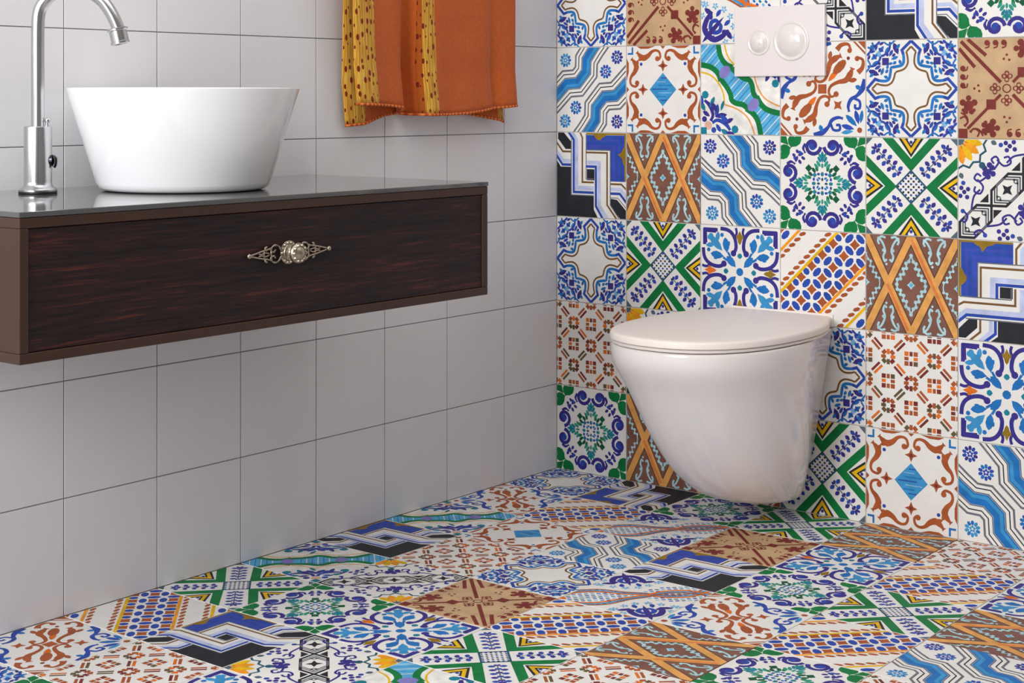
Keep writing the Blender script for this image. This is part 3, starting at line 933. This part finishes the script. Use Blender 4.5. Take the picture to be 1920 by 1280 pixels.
# ------------------------------------------------------------------ glass worktop
def glass_top():
    m = mat('grey_back_painted_glass', (84, 84, 85), rough=0.05, spec=0.5, coat=0.25)
    return m
top = from_bm('glass_worktop', box_bm(.001, VX + .001, VY0 - .001, VY1 + .001, VZ1 + .0003, .7295, .0014, 2), glass_top())
tag(top, 'grey polished glass worktop lying on the brown vanity cabinet', 'worktop')
GZ = .7297

# ------------------------------------------------------------------ wash basin
white_cool = mat('basin_ceramic', (250, 250, 252), rough=0.12, spec=0.5, coat=0.4)
BX, BY = 0.2045, -1.3102
basin = tag(empty('wash_basin', (BX, BY, GZ)), 'white conical vessel basin standing on the grey glass worktop', 'basin')
prof = [(0, .0006), (.128, .0006), (.1345, .002), (.1395, .006), (.143, .013), (.1905, .165), (.1908, .1672), (.1898, .1683), (.1878, .1686), (.1862, .1676), (.139, .022), (.128, .014), (.03, .009), (.021, .009), (.021, .006), (0, .006)]
b_ = lathe_bm(prof, 96)
o = from_bm('bowl', b_, white_cool, smooth=True); o.parent = basin
d_ = lathe_bm([(0, .0062), (.0205, .0062), (.0205, .0098), (.018, .0108), (.007, .0095), (0, .011)], 24)
o = from_bm('drain', d_, steel, smooth=True); o.parent = basin

# ------------------------------------------------------------------ faucet
FX, FY = .1098, -1.5299
faucet = tag(empty('faucet', (FX, FY, GZ)), 'tall chrome swan-neck faucet standing beside the white basin', 'faucet')
rdir = Vector((math.cos(.6697), math.sin(.6697), 0))
def fp(s, z, q=0.0):      # s along the spout's direction, z above the worktop
    return rdir * s + Vector((-rdir.y, rdir.x, 0)) * q + Vector((0, 0, z))
black = mat('black_rubber', (22, 22, 24), rough=0.5)
o = from_bm('seal_ring', lathe_bm([(0, .0002), (.0298, .0002), (.0303, .002), (.0298, .0036), (0, .0036)], 40), black, smooth=True); o.parent = faucet
o = from_bm('base_flange', lathe_bm([(0, .0036), (.0296, .0036), (.0298, .0062), (.028, .0085), (.024, .011), (.0222, .0145), (.0218, .018), (0, .018)], 48), steel, smooth=True); o.parent = faucet
o = from_bm('body', lathe_bm([(0, .0175), (.0218, .0175), (.0218, .1045), (.0212, .1062), (.0195, .107), (0, .107)], 48), steel, smooth=True); o.parent = faucet
raw = [(0, .1065), (0, .18), (0, .262), (.0025, .290), (.011, .3062), (.0247, .318), (.0435, .324), (.064, .3247), (.0827, .3205), (.0998, .3095), (.110, .2983), (.1204, .2813), (.128, .264)]
pts = smooth_path([fp(s, z) for s, z in raw], 6)
o = from_bm('spout', tube_bm(pts, .0103, 24), steel, smooth=True); o.parent = faucet
axis = (fp(.1325, .2435) - fp(.128, .264)).normalized()
tip = fp(.1265, .2635)
q_ = axis.to_track_quat('Z', 'Y').to_matrix().to_4x4()
b_ = lathe_bm([(0, 0), (.0155, 0), (.0168, .0015), (.0168, .0035), (.0142, .005), (.0142, .0215), (.0152, .0222), (.0152, .0255), (.012, .0262), (.011, .022), (0, .022)], 36)
bmesh.ops.transform(b_, matrix=Matrix.Translation(tip) @ q_, verts=b_.verts)
o = from_bm('aerator', b_, steel, smooth=True); o.parent = faucet
b_ = tube_bm([fp(.0195, .053), fp(.0245, .053)], .0085, 16)
tube_bm(smooth_path([fp(.0245, .058), fp(.0275, .055), fp(.0275, .047), fp(.025, .042)], 3), [.0035] * 10, 10, b_)
o = from_bm('lever', b_, mat('dark_chrome', (70, 70, 74), rough=.25, metal=1.0), smooth=True); o.parent = faucet
b_ = tube_bm([fp(.015, .105), fp(.015, .1135)], .0028, 12)
bmesh.ops.create_uvsphere(b_, u_segments=12, v_segments=8, radius=.0046, matrix=Matrix.Translation(fp(.0155, .1165)))
o = from_bm('lift_rod', b_, steel, smooth=True); o.parent = faucet

# ------------------------------------------------------------------ toilet
china = mat('toilet_ceramic', (244, 238, 234), rough=0.16, spec=0.5, coat=0.3)
seat_plastic = mat('seat_plastic', (248, 239, 231), rough=0.42, spec=0.35)
PLAN = [(0, .124), (.012, .1285), (.04, .140), (.09, .165), (.15, .183), (.20, .188), (.25, .189), (.30, .186), (.34, .181), (.38, .172), (.42, .156), (.455, .134), (.48, .110), (.498, .082), (.509, .052), (.5145, .024)]
TX = 0.600
toilet = tag(empty('toilet', (TX, 0, 0)), 'white wall-hung toilet with closed lid below the flush plate', 'toilet')
def plan_ring(t, q, rear=None, grow=0.0, y0=0.0):
    out = []
    for y, w in PLAN:
        ww = w * q
        if rear is not None:
            k = max(0.0, 1 - (y / .515) / .45)
            ww = ww * (1 - k) + k * rear * (w / .124) ** .3
        out.append((ww + grow, -max(y * t + grow * (y / .5), y0)))
    return [(x, y) for x, y in out] + [(-x, y) for x, y in reversed(out)]
def loft(rings, close_bottom=True, close_top=True):
    bm_ = bmesh.new()
    V = [[bm_.verts.new((x, y, z)) for x, y in r] for z, r in rings]
    for a_, b_ in zip(V[:-1], V[1:]):
        n_ = len(a_)
        for i in range(n_):
            bm_.faces.new((a_[i], a_[(i + 1) % n_], b_[(i + 1) % n_], b_[i]))
    if close_bottom: bm_.faces.new(V[0][::-1])
    if close_top: bm_.faces.new(V[-1])
    return bm_
SEC = [(.0525, .345, .44, .030), (.054, .390, .50, .040), (.0575, .425, .535, .048), (.065, .465, .575, .056), (.077, .505, .62, .063), (.095, .556, .675, .069), (.12, .615, .73, .075), (.16, .688, .785, .085),
       (.20, .750, .83, .093), (.24, .806, .866, .100), (.28, .858, .904, .107), (.31, .899, .932, .112), (.33, .932, .954, .1155), (.346, .957, .972, .1185), (.360, .975, .984, .1215), (.375, .985, .991, .1245), (.392, .986, .992, .1255), (.3975, .982, .988, .1255), (.3995, .972, .978, .1245)]
b_ = loft([(z, plan_ring(t, q, rear, 0, .0006)) for z, t, q, rear in SEC])
o = from_bm('bowl', b_, china, smooth=True); o.parent = toilet
sub = o.modifiers.new('subsurf', 'SUBSURF'); sub.levels = 1; sub.render_levels = 2
def slab_ring(z, g, y0): return (z, [(x * (1 + g / .19), y * (1 + g / .515) if y < -y0 else -y0) for x, y in plan_ring(1, 1, None, 0, y0)])
b_ = loft([slab_ring(.4000, -.010, .004), slab_ring(.4006, -.0065, .004), slab_ring(.4050, -.0055, .004), slab_ring(.4060, -.008, .004)])
o = from_bm('seat', b_, seat_plastic, smooth=True); o.parent = toilet
b_ = loft([slab_ring(.4066, -.009, .004), slab_ring(.4070, -.006, .004), slab_ring(.4085, -.004, .004), slab_ring(.4170, -.004, .004), slab_ring(.4200, -.0055, .004), slab_ring(.4214, -.008, .004), slab_ring(.4222, -.012, .005), slab_ring(.4228, -.03, .007), slab_ring(.4236, -.08, .012), slab_ring(.424, -.14, .03)])
o = from_bm('lid', b_, seat_plastic, smooth=True); o.parent = toilet
o = from_bm('hinge_block', box_bm(-.119, .1265, -.0042, -.0006, .4003, .4262, .001, 2), seat_plastic); o.parent = toilet

# ------------------------------------------------------------------ flush plate
plate_white = mat('plate_plastic', (240, 232, 230), rough=0.3, spec=0.5)
button_white = mat('button_plastic', (240, 233, 229), rough=0.12, spec=0.6, coat=0.5)
PX, PZ = .6015, 1.003
fl = tag(empty('flush_plate', (PX, 0, PZ)), 'white dual flush plate with two round buttons above the toilet', 'flush plate')
o = from_bm('plate', box_bm(-.1095, .1095, -.011, -.0006, -.0755, .0755, .002, 3), plate_white); o.parent = fl
def button(cx_, cz_, r):
    pr_ = [(r * 1.06, 0), (r * 1.06, .0012), (r * 1.0, .0026), (r * .93, .0018), (r * .88, .0008), (r * .82, .0016), (r * .7, .0055), (r * .5, .0085), (r * .25, .0102), (0, .0107)]
    b__ = lathe_bm([(0, 0)] + pr_, 48)
    bmesh.ops.transform(b__, matrix=Matrix.Translation((cx_, -.0108, cz_)) @ Matrix.Rotation(math.pi / 2, 4, 'X'), verts=b__.verts)
    o_ = from_bm('button', b__, button_white, smooth='all'); o_.parent = fl
    return o_
tag(button(-.0475, -.002, .0265), 'smaller round flush button')
tag(button(.031, .0, .0405), 'larger round flush button')

# ------------------------------------------------------------------ towel on its rail
def towel_mat(name, u_mode=True):
    m = bpy.data.materials.new(name); m.use_nodes = True
    nt = m.node_tree; b = nt.nodes['Principled BSDF']
    uv = nt.nodes.new('ShaderNodeUVMap')
    sp = nt.nodes.new('ShaderNodeSeparateXYZ')
    nt.links.new(uv.outputs[0], sp.inputs[0])
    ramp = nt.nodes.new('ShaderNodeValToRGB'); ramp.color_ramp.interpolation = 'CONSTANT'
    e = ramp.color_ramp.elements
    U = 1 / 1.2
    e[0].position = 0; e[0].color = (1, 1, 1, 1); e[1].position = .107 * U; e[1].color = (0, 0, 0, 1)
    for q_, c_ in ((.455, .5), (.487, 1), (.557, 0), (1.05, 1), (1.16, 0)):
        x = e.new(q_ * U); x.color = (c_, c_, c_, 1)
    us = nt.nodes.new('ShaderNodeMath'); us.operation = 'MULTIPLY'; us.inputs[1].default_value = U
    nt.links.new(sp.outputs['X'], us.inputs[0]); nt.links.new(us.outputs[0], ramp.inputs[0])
    def noise(scale, vec, detail=3):
        mp = nt.nodes.new('ShaderNodeMapping'); mp.inputs['Scale'].default_value = vec
        nt.links.new(uv.outputs[0], mp.inputs[0])
        n = nt.nodes.new('ShaderNodeTexNoise'); n.inputs['Scale'].default_value = scale; n.inputs['Detail'].default_value = detail
        nt.links.new(mp.outputs[0], n.inputs['Vector'])
        return n
    def mixc(fac, a_, b_):
        mx = nt.nodes.new('ShaderNodeMix'); mx.data_type = 'RGBA'
        for s_, v_ in ((mx.inputs['Factor'], fac), (mx.inputs['A'], a_), (mx.inputs['B'], b_)):
            if hasattr(v_, 'links'): nt.links.new(v_, s_)
            else: s_.default_value = v_
        return mx.outputs['Result']
    n1 = noise(95, (1, .62, 1), 6); n2 = noise(14, (14, .6, 1)); n3 = noise(4, (1, 1.5, 1))
    orange = mixc(n1.outputs['Fac'], lin((180, 70, 22)), lin((222, 128, 54)))
    orange = mixc(n3.outputs['Fac'], orange, lin((198, 88, 38)))
    r2 = nt.nodes.new('ShaderNodeValToRGB'); r2.color_ramp.elements[0].position = .42; r2.color_ramp.elements[1].position = .6
    nt.links.new(n2.outputs['Fac'], r2.inputs[0])
    yellow = mixc(r2.outputs[0], lin((196, 130, 40)), lin((228, 184, 76)))
    mp = nt.nodes.new('ShaderNodeMapping'); mp.inputs['Scale'].default_value = (40, 40 * .62, 1)
    nt.links.new(uv.outputs[0], mp.inputs[0])
    vo = nt.nodes.new('ShaderNodeTexVoronoi'); vo.voronoi_dimensions = '2D'; vo.inputs['Scale'].default_value = 1.0; vo.inputs['Randomness'].default_value = .75
    nt.links.new(mp.outputs[0], vo.inputs['Vector'])
    sc_ = nt.nodes.new('ShaderNodeSeparateColor'); nt.links.new(vo.outputs['Color'], sc_.inputs[0])
    thr = nt.nodes.new('ShaderNodeMath'); thr.operation = 'MULTIPLY_ADD'; thr.inputs[1].default_value = .16; thr.inputs[2].default_value = .10
    nt.links.new(sc_.outputs[0], thr.inputs[0])
    ls = nt.nodes.new('ShaderNodeMath'); ls.operation = 'LESS_THAN'
    nt.links.new(vo.outputs['Distance'], ls.inputs[0]); nt.links.new(thr.outputs[0], ls.inputs[1])
    yellow = mixc(ls.outputs[0], yellow, lin((128, 40, 24)))
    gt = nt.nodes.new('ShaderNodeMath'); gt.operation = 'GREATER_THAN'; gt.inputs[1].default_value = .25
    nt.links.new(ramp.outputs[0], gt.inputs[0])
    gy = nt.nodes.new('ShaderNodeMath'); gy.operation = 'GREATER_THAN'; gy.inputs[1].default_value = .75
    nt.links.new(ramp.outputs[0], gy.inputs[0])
    yellow_shade = mixc(ls.outputs[0], lin((176, 88, 28)), lin((112, 34, 22)))  # shaded side of the yellow stripe, painted as a darker dotted band
    c = mixc(gt.outputs[0], orange, mixc(gy.outputs[0], yellow_shade, yellow))
    nt.links.new(c, b.inputs['Base Color'])
    b.inputs['Roughness'].default_value = .9; b.inputs['Specular IOR Level'].default_value = .15
    b.inputs['Sheen Weight'].default_value = .15
    bp = nt.nodes.new('ShaderNodeBump'); bp.inputs['Strength'].default_value = .35; bp.inputs['Distance'].default_value = .002
    n4 = noise(170, (1, .62, 1)); nt.links.new(n4.outputs['Fac'], bp.inputs['Height']); nt.links.new(bp.outputs[0], b.inputs['Normal'])
    return m
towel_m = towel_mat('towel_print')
def hem_mat():
    m = bpy.data.materials.new('towel_hem'); m.use_nodes = True
    nt = m.node_tree; b = nt.nodes['Principled BSDF']
    tc = nt.nodes.new('ShaderNodeTexCoord'); wv = nt.nodes.new('ShaderNodeTexWave'); wv.bands_direction = 'Y'; wv.inputs['Scale'].default_value = 28; wv.inputs['Distortion'].default_value = 3
    cr = nt.nodes.new('ShaderNodeValToRGB'); cr.color_ramp.elements[0].color = lin((186, 62, 22)); cr.color_ramp.elements[1].color = lin((236, 142, 66))
    nt.links.new(tc.outputs['Object'], wv.inputs[0]); nt.links.new(wv.outputs['Fac'], cr.inputs[0]); nt.links.new(cr.outputs[0], b.inputs['Base Color'])
    b.inputs['Roughness'].default_value = .85
    return m
hem_m = hem_mat()
RZ, RX = 1.215, .062
towel = tag(empty('hand_towel', (0, -.475, RZ)), 'orange towel with dotted yellow stripes hanging in folds on the grey wall', 'towel')
# plan of the front layer: (y, distance from the wall, share of the cloth's width)
FRONT = [(-.7455, .0500, 0.0), (-.738, .0575, .02), (-.715, .0605, .06), (-.693, .059, .10), (-.676, .0555, .135), (-.655, .0530, .18), (-.625, .0535, .24), (-.606, .051, .285),
         (-.596, .041, .315), (-.590, .026, .345), (-.580, .011, .375), (-.566, .009, .40), (-.553, .021, .43), (-.5435, .037, .455), (-.5365, .051, .48), (-.522, .0585, .51), (-.4975, .059, .556), (-.46, .0575, .62), (-.40, .0555, .72),
         (-.345, .054, .80), (-.314, .0525, .845), (-.300, .046, .865), (-.288, .0425, .885), (-.255, .048, .925), (-.222, .050, .975), (-.2085, .048, 1.0)]
FHEM = {0: .868, .10: .8665, .19: .8650, .29: .8605, .36: .850, .43: .846, .52: .8445, .62: .845, .72: .847, .80: .8515, .88: .858, 1.0: .8625}
BACK = [(-.7415, .013, 0.0), (-.728, .022, .03), (-.70, .026, .08), (-.66, .020, .17), (-.62, .014, .25), (-.56, .0045, .37), (-.50, .012, .48), (-.44, .020, .58), (-.38, .015, .68), (-.33, .020, .77), (-.29, .026, .84), (-.25, .027, .92), (-.228, .024, 1.0)]
BHEM = {0: .824, .08: .8275, .17: .8365, .25: .845, .37: .850, .48: .852, .6: .851, .72: .846, .80: .840, .88: .8335, 1.0: .8265}
def interp(d_, s):
    k = sorted(d_)
    for a_, b_ in zip(k[:-1], k[1:]):
        if a_ <= s <= b_:
            t = (s - a_) / (b_ - a_)
            return d_[a_] + (d_[b_] - d_[a_]) * t
    return d_[k[-1]] if s > k[-1] else d_[k[0]]
def drape(name, plan, hem, u0, u1, flip):
    S = smooth_path([(p[0], p[1], p[2]) for p in plan], 5)
    rows = 26
    bm_ = bmesh.new()
    uvl = bm_.loops.layers.uv.new('UVMap')
    grid = []
    for j in range(rows + 1):
        h = j / rows
        line_ = []
        for p in S:
            s = min(max(p.z, 0), 1)
            zb = interp(hem, s)
            top_x = RX + .0125 * flip
            k = min(1, max(0, (h - .05) * 1.4))
            z = RZ + .004 + (zb - RZ - .004) * h
            x = top_x * (1 - k) + p.y * k + .0012 * math.sin(s * 31 + h * 4) * h
            y = p.x + .010 - .015 * s - .043 * (1 - h)
            v = bm_.verts.new((x, y, z)); line_.append((v, u0 + (u1 - u0) * s, z / .62))
        grid.append(line_)
    for a_, b_ in zip(grid[:-1], grid[1:]):
        for i in range(len(a_) - 1):
            q4 = (a_[i], b_[i], b_[i + 1], a_[i + 1])
            f = bm_.faces.new([w[0] for w in q4])
            for lp, w in zip(f.loops, q4):
                lp[uvl].uv = (w[1], w[2])
    me = bpy.data.meshes.new(name); bm_.to_mesh(me)
    for p in me.polygons: p.use_smooth = True
    edge = [v[0].co.copy() for v in grid[-1]]
    bm_.free()
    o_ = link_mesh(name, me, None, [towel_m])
    sol = o_.modifiers.new('solid', 'SOLIDIFY'); sol.thickness = .0026; sol.offset = 0
    hb = tube_bm([e_ + Vector((0, 0, .001)) for e_ in edge], .0030, 8)
    h_ = from_bm('hem', hb, hem_m, smooth='all')
    return o_, h_
bpy.context.view_layer.update()
for nm, plan_, hem_, u0, u1, fl_ in (('front_panel', FRONT, FHEM, 0, 1, 1), ('back_panel', BACK, BHEM, .0, 1.15, -1)):
    p_, h_ = drape(nm, plan_, hem_, u0, u1, fl_)
    local(p_, towel)
    local(h_, towel); h_.parent = p_
# the fold over the rail
arc = bmesh.new()
uvl = arc.loops.layers.uv.new('UVMap')
prev = None
S = smooth_path([(p[0], p[1], p[2]) for p in FRONT], 5)
rows_ = []
for k in range(9):
    t = math.pi * k / 8
    rows_.append([(arc.verts.new((RX + .0125 * math.cos(t), p.x + .010 - .015 * min(max(p.z, 0), 1) - .043, RZ + .004 + .0125 * math.sin(t))), min(max(p.z, 0), 1)) for p in S])
for a_, b_ in zip(rows_[:-1], rows_[1:]):
    for i in range(len(a_) - 1):
        f = arc.faces.new((a_[i][0], a_[i + 1][0], b_[i + 1][0], b_[i][0]))
        for lp, s in zip(f.loops, (a_[i][1], a_[i + 1][1], b_[i + 1][1], b_[i][1])): lp[uvl].uv = (s, .5)
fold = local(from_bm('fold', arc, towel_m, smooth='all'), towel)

rail = tag(empty('towel_rail', (0, -.475, RZ)), 'slim chrome towel rail carrying the orange towel on the grey wall', 'towel rail')
local(from_bm('bar', tube_bm([(RX, -.86, RZ + .004), (RX, -.10, RZ + .004)], .0075, 16), steel, smooth=True), rail)
for y_ in (-.85, -.11):
    b_ = tube_bm([(.0005, y_, RZ + .004), (RX + .004, y_, RZ + .004)], .0065, 14)
    tube_bm([(.0003, y_, RZ + .004), (.006, y_, RZ + .004)], .02, 20, b_)
    local(from_bm('bracket', b_, steel, smooth=True), rail)
